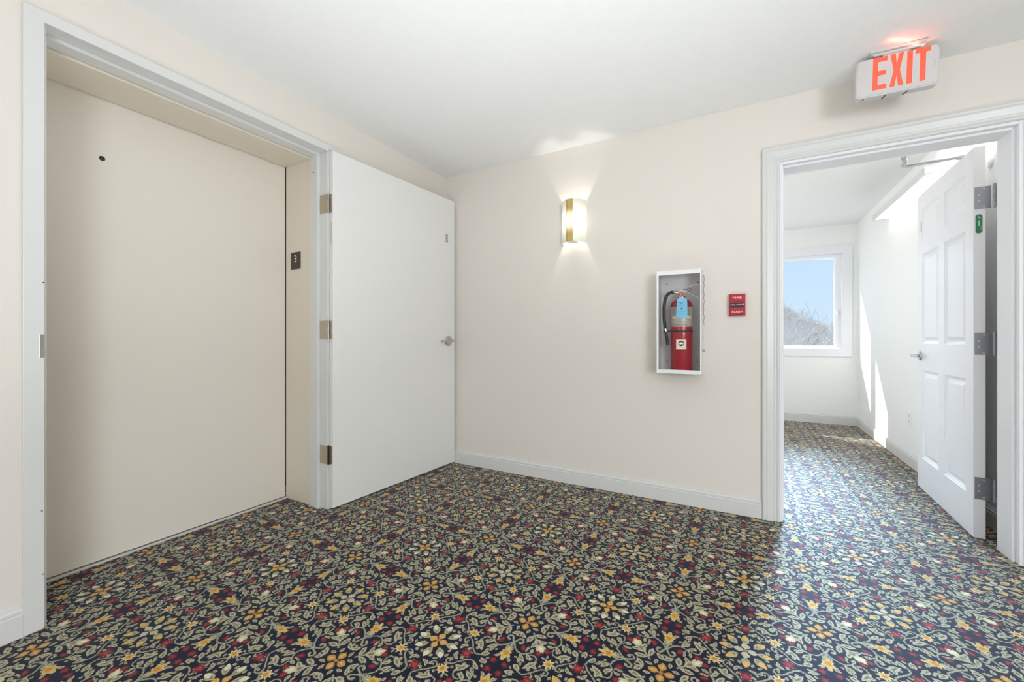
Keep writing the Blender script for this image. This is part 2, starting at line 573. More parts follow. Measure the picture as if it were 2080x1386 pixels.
def thing(name, label, cat, loc=(0, 0, 0), rotz=0.0, group=None, kind=None):
    o = bpy.data.objects.new(name, None)
    o.empty_display_size = 0.1
    COL.objects.link(o)
    o.location = loc
    o.rotation_euler = (0, 0, rotz)
    return tag(o, label, cat, group, kind)


def text_part(name, body, mat, parent, loc, rot, size, depth=0.0006, sx=1.0, width=None):
    cu = bpy.data.curves.new(name, 'FONT')
    cu.body = body
    cu.size = size
    cu.extrude = depth
    cu.align_x = 'CENTER'
    cu.align_y = 'CENTER'
    tmp = bpy.data.objects.new(name, cu)
    COL.objects.link(tmp)
    dg = bpy.context.evaluated_depsgraph_get()
    me = bpy.data.meshes.new_from_object(tmp.evaluated_get(dg))
    bpy.data.objects.remove(tmp)
    bpy.data.curves.remove(cu)
    me.name = name
    me.materials.clear()
    me.materials.append(mat)
    xs = [v.co.x for v in me.vertices]
    if width:
        sx = width / (max(xs) - min(xs))
    for v in me.vertices:
        v.co.x *= sx
    o = bpy.data.objects.new(name, me)
    COL.objects.link(o)
    o.location = loc
    o.rotation_euler = rot
    o.parent = parent
    return o


def u_frame(mb, prof, a0, a1, zt, fn, zb=0.0):
    """mitred three-sided frame; prof = (outward offset, thickness); fn(a, z, thickness)"""
    vs, fs = [], []
    n = len(prof)
    for w, d in prof:
        vs += [fn(a0 - w, zb, d), fn(a0 - w, zt + w, d), fn(a1 + w, zt + w, d), fn(a1 + w, zb, d)]
    for i in range(n - 1):
        for k in range(3):
            fs.append((4 * i + k, 4 * i + k + 1, 4 * i + 5 + k, 4 * i + 4 + k))
    fs.append(tuple(4 * i for i in range(n)))
    fs.append(tuple(4 * i + 3 for i in range(n)))
    return mb.add(vs, fs)


def rect_frame(mb, prof, a0, a1, z0, z1, fn):
    rects = [(a0 - w, a1 + w, z0 - w, z1 + w, d) for w, d in prof]
    return mb.rings(rects, fn, False, False)


BASE_PROF = [(0.0, 0.0), (0.014, 0.0), (0.014, 0.080), (0.0105, 0.083), (0.0105, 0.086), (0.0125, 0.089),
             (0.012, 0.096), (0.0075, 0.100), (0.0065, 0.1025), (0.0055, 0.1055), (0.005, 0.111), (0.0, 0.112)]


def baseboard(name, p0, p1, nrm, label):
    mb = MB()
    vs = [(p[0] + nrm[0] * t, p[1] + nrm[1] * t, z) for p in (p0, p1) for t, z in BASE_PROF]
    n = len(BASE_PROF)
    fs = [(k, k + 1, n + k + 1, n + k) for k in range(n - 1)] + [tuple(range(n)), tuple(range(2 * n - 1, n - 1, -1))]
    mb.add(vs, fs)
    return tag(mb.build(name, M['trim']), label, 'baseboard', kind='structure')


# ------------------------------------------------------------------ the room shell
tag(MB().box(-0.75, 5.7, -6.1, 3.62, -0.12, 0.0).build('floor', M['carpet']),
    'dark navy floral carpet floor with gold, red and sage flowers', 'floor', kind='structure')
tag(MB().box(-0.75, 5.7, -6.1, 3.62, H, H + 0.15).build('ceiling', M['ceiling']),
    'white stippled ceiling over hall and corridor', 'ceiling', kind='structure')

mb = MB()
mb.box(-0.138, 0, -6.1, -2.345, 0, H).box(-0.138, 0, -1.14, 0.0, 0, H).box(-0.138, 0, -2.345, -1.14, 2.225, H)
tag(mb.build('wall_left', M['wall']), 'warm off white wall with the elevator opening', 'wall', kind='structure')

mb = MB()
mb.box(-0.138, 2.42, 0, 0.16, 0, H).box(3.372, 5.7, 0, 0.16, 0, H).box(2.42, 3.372, 0, 0.16, 2.07, H)
tag(mb.build('wall_back', M['wall']), 'warm off white wall carrying sconce, extinguisher cabinet and corridor doorway',
    'wall', kind='structure')
tag(MB().box(5.56, 5.7, -6.1, 0, 0, H).build('wall_right', M['wall']), 'off white hall wall out of frame on the right', 'wall', kind='structure')
tag(MB().box(-0.138, 5.7, -6.1, -5.96, 0, H).build('wall_rear', M['wall']), 'off white hall wall behind the viewpoint', 'wall', kind='structure')
tag(MB().box(3.452, 3.56, 0.16, 3.62, 0, H).build('wall_corridor_right', M['wall_far']),
    'pale corridor wall with sun patches behind the panelled door', 'wall', kind='structure')
tag(MB().box(-0.75, -0.63, 0.16, 3.62, 0, H).build('wall_corridor_left', M['wall_far']),
    'pale corridor wall hidden beyond the doorway on the left', 'wall', kind='structure')
WX0, WX1, WZ0, WZ1 = 1.70, 3.296, 0.93, 2.087
mb = MB()
mb.box(-0.63, WX0, 3.5, 3.62, 0, H).box(WX1, 3.452, 3.5, 3.62, 0, H)
mb.box(WX0, WX1, 3.5, 3.62, 0, WZ0).box(WX0, WX1, 3.5, 3.62, WZ1, H)
tag(mb.build('wall_corridor_end', M['wall_far']), 'pale corridor end wall with the window', 'wall', kind='structure')

baseboard('baseboard_left', (0, -5.96), (0, -2.386), (1, 0), 'white baseboard left of the elevator casing')
baseboard('baseboard_back', (0, 0), (2.332, 0), (0, -1), 'white moulded baseboard along wall under the extinguisher cabinet')
baseboard('baseboard_corridor_end', (-0.63, 3.5), (3.452, 3.5), (0, -1), 'white baseboard below the corridor window')
baseboard('baseboard_corridor_right', (3.452, 3.5), (3.452, 0.16), (-1, 0), 'white baseboard along the corridor wall behind the panelled door')

# ------------------------------------------------------------------ elevator opening
# white wooden casing and jamb in front of the beige steel frame
mb = MB()
mb.prism([(-2.386, 0), (-2.334, 0), (-2.334, 2.203), (-1.155, 2.203), (-1.155, 2.216), (-1.12, 2.216), (-1.12, 2.245), (-2.386, 2.245)],
         lambda u, v, d: (d, u, v), 0.0, 0.014)
mb.box(0, 0.007, -1.155, -1.10, 0, 2.2155)
tag(mb.build('trim_1', M['trim'], bevel=0.002), 'flat white casing around the elevator opening', 'trim', kind='structure')
mb = MB()
mb.box(-0.138, 0.0, -2.345, -2.326, 0, 2.225).box(-0.138, 0.0, -1.160, -1.14, 0, 2.225)
mb.box(-0.138, 0.0, -2.326, -1.160, 2.207, 2.225)
mb.box(-0.138, -0.066, -2.326, -2.312, 0, 2.207).box(-0.138, -0.066, -1.179, -1.160, 0, 2.207)
mb.box(-0.138, -0.066, -2.312, -1.179, 2.192, 2.207)
tag(mb.build('trim_2', M['trim'], bevel=0.002), 'white stepped jamb inside the elevator casing', 'trim', kind='structure')
mb = MB()
mb.box(-0.40, -0.142, -2.48, -2.316, 0.0, 2.32).box(-0.40, -0.142, -1.171, -1.02, 0.0, 2.32)
mb.box(-0.40, -0.142, -2.316, -1.171, 2.182, 2.32)
tag(mb.build('trim_3', M['elevator_frame'], bevel=0.004), 'beige steel elevator frame in the recess', 'trim', kind='structure')
tag(MB().box(-0.75, -0.60, -2.7, -0.9, 0, H).build('wall_shaft', M['dark_gap']), 'dark elevator shaft behind the landing door', 'wall', kind='structure')

d1 = thing('door_1', 'wide plain cream elevator landing door in the recess', 'door', (-0.405, -1.74, 0), kind='structure')
MB().box(-0.035, 0.0, -0.72, 0.567, 0.012, 2.30).build('door_panel', M['elevator'], d1)
mb = MB().lathe([(0.0, 0.004), (0.006, 0.004), (0.0095, 0.0025), (0.0115, 0.0)], 20, (0, -0.322, 1.903), 'X')
mb.build('release_keyhole', M['black'], d1, smooth=True)
mb = MB().box(-0.012, 0.016, -0.576, 0.569, 0.0, 0.005).box(0.006, 0.010, -0.576, 0.569, 0.005, 0.007)
tag(mb.build('sill', new_mat('pale_aluminium', srgb(214, 211, 205), 0.4, 0.1), d1), 'pale metal sill strip')

fp = thing('floor_number_plate', 'small dark brown plate with number 3 on beige elevator frame', 'sign', (-0.2925, -1.171, 1.558))
MB().box(-0.050, 0.050, -0.003, -0.0003, -0.055, 0.055).build('plate', M['brown_plate'], fp, bevel=0.0008)
text_part('numeral', '3', M['white_ink'], fp, (0.0, -0.0034, 0.008), (PI / 2, 0, 0), 0.066)

# screw plugs in the white jamb and casing
for k, (x, y, z, ax) in enumerate([(-0.1, -1.1795, 2.09, 'Y'), (0.0145, -2.337, 1.258, 'X'), (0.0145, -2.341, 0.43, 'X'), (0.0145, -2.339, 0.20, 'X')]):
    r = 0.0045 if k == 0 else 0.0022
    mb = MB()
    if ax == 'Y':
        mb.lathe([(0, -0.0012), (r, -0.0008), (r, 0.0)], 12, (0, 0, 0), 'Y')
    else:
        mb.lathe([(0, 0.0012), (r, 0.0008), (r, 0.0)], 12, (0, 0, 0), 'X')
    o = mb.build('jamb_plug', M['dark_gap'], loc=(x, y, z))
    tag(o, ['dark screw hole high on the white jamb beside the open flat door',
            'tiny dark nail hole in left elevator casing above the strike plate',
            'tiny dark nail hole in left elevator casing below the strike plate',
            'tiny dark nail hole low on left elevator casing near the carpet'][k], 'screw hole')
mb = MB().box(0.0, 0.0016, -0.006, 0.006, -0.042, 0.042).box(0.0, 0.0022, -0.0065, -0.004, -0.03, 0.03)
tag(mb.build('strike_plate', M['satin'], loc=(0.0142, -2.3405, 1.027), bevel=0.0006),
    'narrow silver strike plate on the left elevator casing', 'strike plate')


# ------------------------------------------------------------------ hinges (parts)
def butt_hinge(parent, name, z, leaf_a, leaf_b, pin, hh, mat, pin_mat, screws_on, r=0.0065, screw_mat=None):
    """leaf_a/leaf_b: (p0, p1) ground points of the two leaves; pin: ground point"""
    h_ = thing(name, None, None, (0, 0, 0))
    h_.parent = parent
    for lf in (leaf_a, leaf_b):
        if lf is None:
            continue
        p0, p1 = Vector((lf[0][0], lf[0][1], 0)), Vector((lf[1][0], lf[1][1], 0))
        d = (p1 - p0).normalized()
        nn = Vector((-d.y, d.x, 0)) * 0.0012
        mb = MB()
        vs = []
        for zz in (z - hh / 2, z + hh / 2):
            vs += [p0 - nn + Vector((0, 0, zz)), p1 - nn + Vector((0, 0, zz)), p1 + nn + Vector((0, 0, zz)), p0 + nn + Vector((0, 0, zz))]
        mb.add(vs, [(0, 1, 2, 3), (4, 5, 6, 7), (0, 1, 5, 4), (1, 2, 6, 5), (2, 3, 7, 6), (3, 0, 4, 7)])
        mb.build('hinge_leaf', mat, h_)
    mb = MB()
    px, py = pin
    k5 = hh / 5
    for i in range(5):
        a = z - hh / 2 + i * k5 + 0.0006
        mb.tube([(px, py, a), (px, py, a + k5 - 0.0012)], r, 14)
    mb.tube([(px, py, z - hh / 2 - 0.004), (px, py, z + hh / 2 + 0.004)], r * 0.62, 12)
    mb.tube([(px, py, z + hh / 2), (px, py, z + hh / 2 + 0.004)], r * 0.95, 12)
    mb.build('hinge_barrel', pin_mat, h_, smooth=True)
    if screws_on:
        p0, p1 = Vector((screws_on[0][0], screws_on[0][1], 0)), Vector((screws_on[1][0], screws_on[1][1], 0))
        nrm = Vector(screws_on[2])
        for fu, fz in ((0.62, 0.40), (0.27, 0.13), (0.27, -0.13), (0.62, -0.40)):
            c = p0.lerp(p1, fu) + Vector((0, 0, z + fz * hh))
            mb = MB()
            mb.tube([c + nrm * 0.0008, c + nrm * 0.0022], 0.0038, 12)
            mb.cur = 1
            mb.tube([c + nrm * 0.0022, c + nrm * 0.0025], 0.0016, 8)
            mb.build('screw', [screw_mat or M['satin'], M['hinge_dark']], h_, smooth=True)
    return h_


# ------------------------------------------------------------------ open flat door (folds back against the left wall)
A2 = Vector((0.042, -1.15, 0))
B2 = Vector((0.114, -0.023, 0))
ang2 = math.atan2(B2.y - A2.y, B2.x - A2.x)
d2 = thing('door_2', 'plain white flat door standing open in front of the left wall corner', 'door', A2, ang2, kind='structure')
# local frame: +x along the leaf, -y out of the visible face
W2 = (B2 - A2).length
slab = MB().box(0, W2, 0, 0.030, 0.012, 2.206).build('door_leaf', M['door'], d2, bevel=0.0015)


def lever(parent, c, out, along, rose_r, mat, length, drop=0.0, square=False):
    """door handle: rose, neck and lever; out/along are unit vectors in the parent's frame"""
    h_ = thing('door_handle', None, None, c)
    h_.parent = parent
    out, along = Vector(out), Vector(along)
    up = Vector((0, 0, 1))
    rot = out.to_track_quat('Z', 'Y').to_euler()
    mb = MB()
    mb.lathe([(0, 0.012), (rose_r * 0.55, 0.012), (rose_r * 0.9, 0.0095), (rose_r, 0.004), (rose_r, 0.0)], 32)
    mb.build('rose', mat, h_, smooth=True, rot=rot)
    mb = MB()
    mb.tube([out * 0.010, out * 0.045], [0.011, 0.0095], 16)
    mb.build('neck', mat, h_, smooth=True)
    mb = MB()
    p = out * 0.048
    if square:
        for s0, s1 in (((-0.012), length),):
            a, b = p + along * s0, p + along * s1
            w = out * 0.006
            zz = up * 0.009
            vs = [a - w - zz, a + w - zz, a + w + zz, a - w + zz, b - w - zz * 0.8, b + w - zz * 0.8, b + w + zz * 0.8, b - w + zz * 0.8]
            mb.add(vs, [(0, 1, 2, 3), (4, 5, 6, 7), (0, 1, 5, 4), (1, 2, 6, 5), (2, 3, 7, 6), (3, 0, 4, 7)])
        mb.build('lever', mat, h_, bevel=0.002)
    else:
        mb.tube([p - along * 0.010, p + along * length * 0.5, p + along * length * 0.9, p + along * length - out * 0.006],
                [0.0095, 0.0088, 0.0082, 0.007], 14)
        mb.build('lever', mat, h_, smooth=True)
    return h_


h2 = lever(d2, (1.053, 0, 1.032), (0, -1, 0), (-1, 0, 0), 0.042, M['satin'], 0.132)
mb = MB().box(-0.0125, 0.0125, 0.0, 0.0012, -0.028, 0.028)
lp = thing('latch_plate', None, None, (W2, 0.006, 1.032)); lp.parent = d2
MB().box(0.0, 0.0015, -0.004, 0.02, -0.06, 0.06).build('face_plate', M['satin'], lp)
MB().box(0.0, 0.011, 0.003, 0.014, -0.012, 0.012).build('latch_bolt', M['satin'], lp, bevel=0.002)
lb = thing('rating_label', 'small grey metal label', None, (1.033, -0.0012, 1.880)); lb.parent = d2
MB().box(-0.013, 0.013, -0.0008, 0.0010, -0.034, 0.034).build('label_plate', new_mat('worn_grey_label', srgb(176, 168, 158), 0.5, 0.3, tint=(120, 0.2)), lb)
mb = MB()
for k in range(4):
    mb.box(-0.009 + 0.003 * (k % 2), 0.008, -0.0012, -0.0007, -0.025 + 0.013 * k, -0.021 + 0.013 * k)
mb.build('label_print', M['cream_label'], lb)
eb = thing('edge_label', 'small grey label on the hinge edge', None, (0.0, 0.014, 1.70)); eb.parent = d2
MB().box(-0.0012, -0.0002, -0.008, 0.008, -0.07, 0.07).build('label_plate', new_mat('grey_edge_label', srgb(205, 200, 192), 0.5, tint=(160, 0.12)), eb)

# hinges of the flat door: jamb leaf on the white jamb, door leaf on the door's edge
for z in (1.884, 1.106, 0.336):
    hg = butt_hinge(d2, 'hinge', z, None, None, (-0.012, 0.028), 0.112, M['hinge_warm'],
                    M['hinge_dark'] if z < 0.5 else M['satin'], None, r=0.0055)
    mb = MB().box(-0.0030, -0.0004, 0.004, 0.030, z - 0.056, z + 0.056)
    mb.cur = 1
    for fz in (-0.04, -0.014, 0.014, 0.04):
        mb.tube([(-0.0030, 0.012 if abs(fz) > 0.03 else 0.008, z + fz), (-0.0036, 0.012 if abs(fz) > 0.03 else 0.008, z + fz)], 0.0026, 8)
    mb.build('hinge_leaf', [M['hinge_warm'], M['satin']], hg)
    # jamb leaf in world orientation, expressed in the door's frame
    inv = Matrix.Translation(A2) @ Matrix.Rotation(ang2, 4, 'Z')
    inv = inv.inverted()
    mb = MB()
    vs = [inv @ Vector((x, y, zz)) for zz in (z - 0.056, z + 0.056) for y in (-1.1640, -1.1605) for x in (-0.060, 0.012)]
    mb.add(vs, [(0, 2, 3, 1), (4, 5, 7, 6), (0, 1, 5, 4), (1, 3, 7, 5), (3, 2, 6, 7), (2, 0, 4, 6)])
    mb.build('hinge_leaf', M['hinge_warm'], hg)

# ------------------------------------------------------------------ wall sconce
SX = 1.178
sc = thing('wall_sconce', 'lit half round frosted wall sconce with brass bands', 'lamp', (SX, 0, 1.882))
HS = 0.150
mb = MB()
RX, RY, nseg = 0.088, 0.105, 40
def arc(r_off, a):
    return ((RX + r_off) * math.cos(a), -(RY + r_off) * math.sin(a))
def shell(mb, a0, a1, off0, off1, z0, z1, n):
    vs, fs = [], []
    for i in range(n + 1):
        a = a0 + (a1 - a0) * i / n
        for off in (off0, off1):
            x, y = arc(off, a)
            vs += [(x, y, z0), (x, y, z1)]
    for i in range(n):
        b = 4 * i
        fs += [(b, b + 4, b + 5, b + 1), (b + 2, b + 3, b + 7, b + 6), (b + 1, b + 5, b + 7, b + 3), (b, b + 2, b + 6, b + 4)]
    fs += [(0, 1, 3, 2), (4 * n, 4 * n + 2, 4 * n + 3, 4 * n + 1)]
    return mb.add(vs, fs)
shell(mb, 0.0, PI, -0.004, 0.0, -HS, HS, nseg)
mb.build('glass_shade', M['sconce_glass'], sc, smooth=True)
for a0, a1 in ((1.30, 1.435), (1.465, 1.765), (1.795, 1.90)):
    mb = MB()
    shell(mb, a0, a1, 0.0012, 0.0035, -HS, HS, 6)
    mb.build('brass_strip', M['sconce_gold'], sc, smooth=True)
for a0, a1 in ((1.43, 1.47), (1.76, 1.80)):
    shell(MB(), a0, a1, 0.0006, 0.0011, -HS, HS, 3).build('brass_seam', M['brass_seam'], sc, smooth=True)
MB().box(-0.02, 0.022, -0.098, -0.066, HS - 0.010, HS - 0.004).build('upper_bracket', M['steel'], sc, bevel=0.001)
MB().box(-0.045, 0.045, -0.012, -0.0005, -0.09, 0.09).build('back_plate', M['white_plastic'], sc, bevel=0.002)
MB().box(-0.024, 0.036, -0.098, -0.030, -HS + 0.002, -HS + 0.008).build('lower_bracket', M['steel'], sc, bevel=0.001)
bulb = thing('bulb_holder', None, None, (0, -0.05, 0)); bulb.parent = sc
MB().tube([(0, 0, -0.14), (0, 0, -0.06)], 0.014, 16).build('socket', M['white_plastic'], bulb, smooth=True)
MB().lathe([(0.0, -0.062), (0.014, -0.06), (0.016, -0.045), (0.015, -0.038), (0.006, -0.032), (0, -0.031)], 16).build('bulb_base', M['white_plastic'], bulb, smooth=True)
pl = add_light('sconce_bulb_light', 'POINT', (SX, -0.055, 1.89), energy=3.1, color=(1.0, 0.975, 0.93), shadow_soft_size=0.016)

# ------------------------------------------------------------------ fire extinguisher cabinet
CX0, CX1, CZ0, CZ1, CD = 1.766, 2.022, 0.838, 1.470, 0.14
cab = thing('fire_extinguisher_cabinet', 'white framed wall cabinet holding the red fire extinguisher', 'cabinet', (0, 0, 0))
fnY = lambda u, v, d: (u, -d, v)
mb = MB()
mb.box(CX0, CX0 + 0.004, -CD + 0.004, -0.0005, CZ0, CZ1).box(CX1 - 0.004, CX1, -CD + 0.004, -0.0005, CZ0, CZ1)
mb.box(CX0 + 0.004, CX1 - 0.004, -CD + 0.004, -0.0005, CZ0, CZ0 + 0.004).box(CX0 + 0.004, CX1 - 0.004, -CD + 0.004, -0.0005, CZ1 - 0.004, CZ1)
mb.build('housing', M['cabinet'], cab)
MB().box(CX0 + 0.004, CX1 - 0.004, -0.004, -0.0006, CZ0 + 0.004, CZ1 - 0.004).build('back_panel', M['cabinet_in'], cab)
mb = MB()
mb.box(CX0 + 0.0042, CX0 + 0.0055, -CD + 0.006, -0.004, CZ0 + 0.004, CZ1 - 0.004).box(CX1 - 0.0055, CX1 - 0.0042, -CD + 0.006, -0.004, CZ0 + 0.004, CZ1 - 0.004)
mb.box(CX0 + 0.0055, CX1 - 0.0055, -CD + 0.006, -0.004, CZ1 - 0.0055, CZ1 - 0.0042).box(CX0 + 0.0055, CX1 - 0.0055, -CD + 0.006, -0.004, CZ0 + 0.0042, CZ0 + 0.0055)
mb.build('inner_lining', M['cabinet_in'], cab)
frm = thing('door', None, None, (0, 0, 0)); frm.parent = cab
ia0, ia1, iz0, iz1 = CX0 + 0.0125, CX1 - 0.008, CZ0 + 0.024, CZ1 - 0.027
mb = MB()
mb.rings([(CX0, CX1, CZ0, CZ1, CD - 0.012), (CX0, CX1, CZ0, CZ1, CD), (CX0 + 0.002, CX1 - 0.002, CZ0 + 0.002, CZ1 - 0.002, CD + 0.002),
          (ia0, ia1, iz0, iz1, CD + 0.002), (ia0, ia1, iz0, iz1, CD - 0.006)], fnY, False, False)
mb.build('door_frame', M['cabinet'], frm)
MB().box(ia0 - 0.001, ia1 + 0.001, -CD + 0.003, -CD + 0.0055, iz0 - 0.001, iz1 + 0.001).build('clear_pane', M['acrylic'], frm)
for x, z in ((1.807, 1.404), (1.989, 1.404), (1.808, 0.907), (1.989, 0.907)):
    MB().lathe([(0, -0.0062), (0.0035, -0.0055), (0.0042, -0.004)], 12, (x, 0, z), 'Y').build('mounting_screw', M['black'], cab, smooth=True)

# breaker rod on a bead chain hanging at the cabinet's right side
ch = thing('breaker_chain', 'thin dark chain with rod hanging on right side of extinguisher cabinet', 'chain', (CX1 + 0.004, -0.07, 1.435))
mb = MB().tube([(-0.004, 0, 0.0), (0.004, 0, 0.0)], 0.003, 10)
mb.build('hook', M['steel'], ch, smooth=True)
mb = MB()
random.seed(4)
nl = 44
for i in range(nl):
    zc = -0.004 - i * 0.0068
    off = 0.0016 * math.sin(i * 0.9) + 0.001 * math.sin(i * 0.37)
    r0 = 0.0040
    pts = []
    for k in range(9):
        a = 2 * PI * k / 8
        if i % 2:
            pts.append((0.0032 + off + 0.0018 * math.cos(a), 0.0, zc + r0 * math.sin(a)))
        else:
            pts.append((0.0032 + off, 0.0022 * math.cos(a), zc + r0 * math.sin(a)))
    mb.tube(pts, 0.0009, 6, caps=False)
mb.build('chain', new_mat('grey_steel_chain', srgb(112, 112, 116), 0.4, 0.8), ch, smooth=True)
MB().tube([(0.003, 0, -0.303), (0.003, 0, -0.45)], 0.0016, 10).build('rod', M['steel'], ch, smooth=True)
MB().lathe([(0.0001, -0.0075), (0.004, -0.0065), (0.0068, -0.003), (0.0075, 0), (0.0068, 0.003), (0.004, 0.0065), (0.0001, 0.0075)], 18,
           (0.003, 0, -0.455)).build('ball', M['steel'], ch, smooth=True)

# ------------------------------------------------------------------ fire extinguisher
EX, EY, EZ = 1.903, -0.074, CZ0 + 0.0056
ex = thing('fire_extinguisher', 'red fire extinguisher with black hose and blue tag inside white cabinet', 'fire extinguisher', (EX, EY, EZ))
R = 0.0635
zf = lambda z: z - EZ
mb = MB()
prof = [(0.0001, 0.004), (0.05, 0.004), (0.058, 0.0), (0.0605, 0.004), (R, 0.012), (R, zf(1.258))]
for k in range(1, 9):
    a = PI / 2 * k / 9
    prof.append((0.022 + (R - 0.022) * math.cos(a), zf(1.258) + 0.036 * math.sin(a)))
prof += [(0.021, zf(1.292)), (0.021, zf(1.305)), (0.0001, zf(1.305))]
mb.lathe(prof, 48)
mb.build('cylinder', M['red'], ex, smooth=True)
lab = thing('instruction_label', 'silver wrap label with printed lines', None, (0, 0, 0)); lab.parent = ex
def band(mb, r, z0, z1, a0=0.0, a1=2 * PI, n=48):
    return mb.lathe([(r, z0), (r, z1)], n, (0, 0, 0), 'Z', a0, a1)
band(MB(), R + 0.0006, zf(1.125), zf(1.246)).build('label_sheet', M['silver_label'], lab, smooth=True)
# the visible side faces the viewpoint: angle of the label's centre
va = math.atan2(-2.807 - EY, 2.223 - EX)
for z0, z1, a0, a1 in ((1.176, 1.188, -0.95, -0.42), (1.176, 1.188, 0.40, 0.98)):
    band(MB(), R + 0.0010, zf(z0), zf(z1), va + a0, va + a1, 12).build('label_box', M['cream_label'], lab, smooth=True)
random.seed(7)
for side in (-1, 1):
    mb = MB()
    for k in range(8):
        z = 1.240 - 0.0058 * k
        a = va + side * random.uniform(0.5, 0.6)
        band(mb, R + 0.0009, zf(z - 0.0018), zf(z), min(a, a + side * 0.34), max(a, a + side * 0.34), 5)
    mb.build('small_print', M['black_ink'], lab, smooth=True)


def wrap_text(name, body, mat, parent, z, size, r, a_c, width):
    o = text_part(name, body, mat, parent, (0, 0, 0), (0, 0, 0), size, 0.0001, width=width)
    for v in o.data.vertices:
        a = a_c + v.co.x / r
        rr = r + v.co.z
        v.co = Vector((rr * math.cos(a), rr * math.sin(a), z + v.co.y))
    return o


wrap_text('label_title', 'TO OPERATE', M['black_ink'], lab, zf(1.152), 0.0105, R + 0.0011, va - 0.04, 0.050)
wrap_text('label_heading', 'EXTINGUISHER', M['black_ink'], lab, zf(1.137), 0.0125, R + 0.0011, va - 0.12, 0.078)
mb = MB().lathe([(R + 0.0005, zf(1.092)), (R + 0.0022, zf(1.092)), (R + 0.0022, zf(1.103)), (R + 0.0005, zf(1.103))], 48)
mb.build('strap', M['black'], ex, smooth=True)
# class sticker
stk = thing('class_sticker', 'square cream sticker with a round mark', None, (0, 0, 0)); stk.parent = ex
sa = va - 0.02
band(MB(), R + 0.0008, zf(0.988), zf(1.047), sa - 0.46, sa + 0.46, 16).build('sticker_sheet', M['cream_label'], stk, smooth=True)
def polar_disc(mb, r, a_c, zc, rad, n=28, a0=0, a1=2 * PI, r_in=0.0):
    vs, fs = [], []
    for i in range(n + 1):
        a = a0 + (a1 - a0) * i / n
        for q_ in (r_in, rad):
            vs.append((r * math.cos(a_c + q_ * math.cos(a) / r), r * math.sin(a_c + q_ * math.cos(a) / r), zc + q_ * math.sin(a)))
    for i in range(n):
        fs.append((2 * i, 2 * i + 1, 2 * i + 3, 2 * i + 2))
    return mb.add(vs, fs)
polar_disc(MB(), R + 0.0011, sa, zf(1.024), 0.0165).build('round_mark', M['black_ink'], stk, smooth=True)
polar_disc(MB(), R + 0.0013, sa, zf(1.024), 0.0150, 16, 0.3, PI - 0.3, 0.004).build('red_field', M['maroon'], stk, smooth=True)
mb = MB()
polar_disc(mb, R + 0.0014, sa, zf(1.0185), 0.0062, 12, 0, PI)
polar_disc(mb, R + 0.0014, sa, zf(1.028), 0.0030, 12)
mb.build('white_figure', M['white_ink'], stk, smooth=True)
wrap_text('sticker_text', 'FIRE USE', M['black_ink'], stk, zf(1.0015), 0.0055, R + 0.0012, sa, 0.036)

# valve, gauge, levers
mb = MB()
mb.lathe([(0.020, zf(1.303)), (0.024, zf(1.306)), (0.024, zf(1.314)), (0.016, zf(1.318)), (0.015, zf(1.336)), (0.012, zf(1.340)), (0.0001, zf(1.340))], 24)
mb.tube([(0.0, 0, zf(1.328)), (-0.012, -0.004, zf(1.334)), (-0.042, -0.012, zf(1.342))], [0.012, 0.010, 0.0085], 16)
mb.box(-0.010, 0.024, -0.011, 0.011, zf(1.332), zf(1.354))
mb.build('valve', M['satin'], ex, smooth=True)
gd = Vector((math.cos(va), math.sin(va), 0))
gg = thing('pressure_gauge', None, None, (0, 0, 0)); gg.parent = ex
gc = Vector((-0.001, 0, zf(1.324)))
MB().tube([gc + gd * 0.014, gc + gd * 0.030], [0.010, 0.0165], 24).build('gauge_case', M['satin'], gg, smooth=True)
MB().tube([gc + gd * 0.030, gc + gd * 0.0312], 0.0152, 24).build('gauge_face', M['gauge'], gg)
side = Vector((-gd.y, gd.x, 0))
mb = MB()
a = gc + gd * 0.0318
mb.tube([a - side * 0.007 + Vector((0, 0, -0.006)), a + side * 0.001 + Vector((0, 0, 0.008))], 0.0016, 6)
mb.tube([a + side * 0.007 + Vector((0, 0, -0.005)), a + side * 0.003 + Vector((0, 0, 0.004))], 0.0014, 6)
mb.build('gauge_needle', M['cream_label'], gg)


def strip(mb, pts, w, th):
    """bent flat bar through points in the x/z plane, width along y"""
    poly = [(x, z + th / 2) for x, z in pts] + [(x, z - th / 2) for x, z in reversed(pts)]
    return mb.prism(poly, lambda u, v, d: (u, d, v), -w / 2, w / 2)


strip(MB(), [(-0.008, zf(1.352)), (0.012, zf(1.362)), (0.045, zf(1.370)), (0.092, zf(1.386)), (0.093, zf(1.383))], 0.020, 0.004).build('squeeze_lever', M['satin'], ex, bevel=0.0008)
strip(MB(), [(0.006, zf(1.345)), (0.030, zf(1.338)), (0.055, zf(1.324)), (0.098, zf(1.302))], 0.019, 0.004).build('carry_handle', M['satin'], ex, bevel=0.0008)
mb = MB()
ring = [(0.046 + 0.011 * math.cos(t_), -0.013, zf(1.352) + 0.008 * math.sin(t_)) for t_ in [2 * PI * k / 16 for k in range(17)]]
mb.tube(ring, 0.0013, 8, caps=False)
mb.tube([(0.012, -0.013, zf(1.353)), (0.036, -0.013, zf(1.352))], 0.0022, 8)
mb.build('safety_pin', M['hinge_dark'], ex, smooth=True)
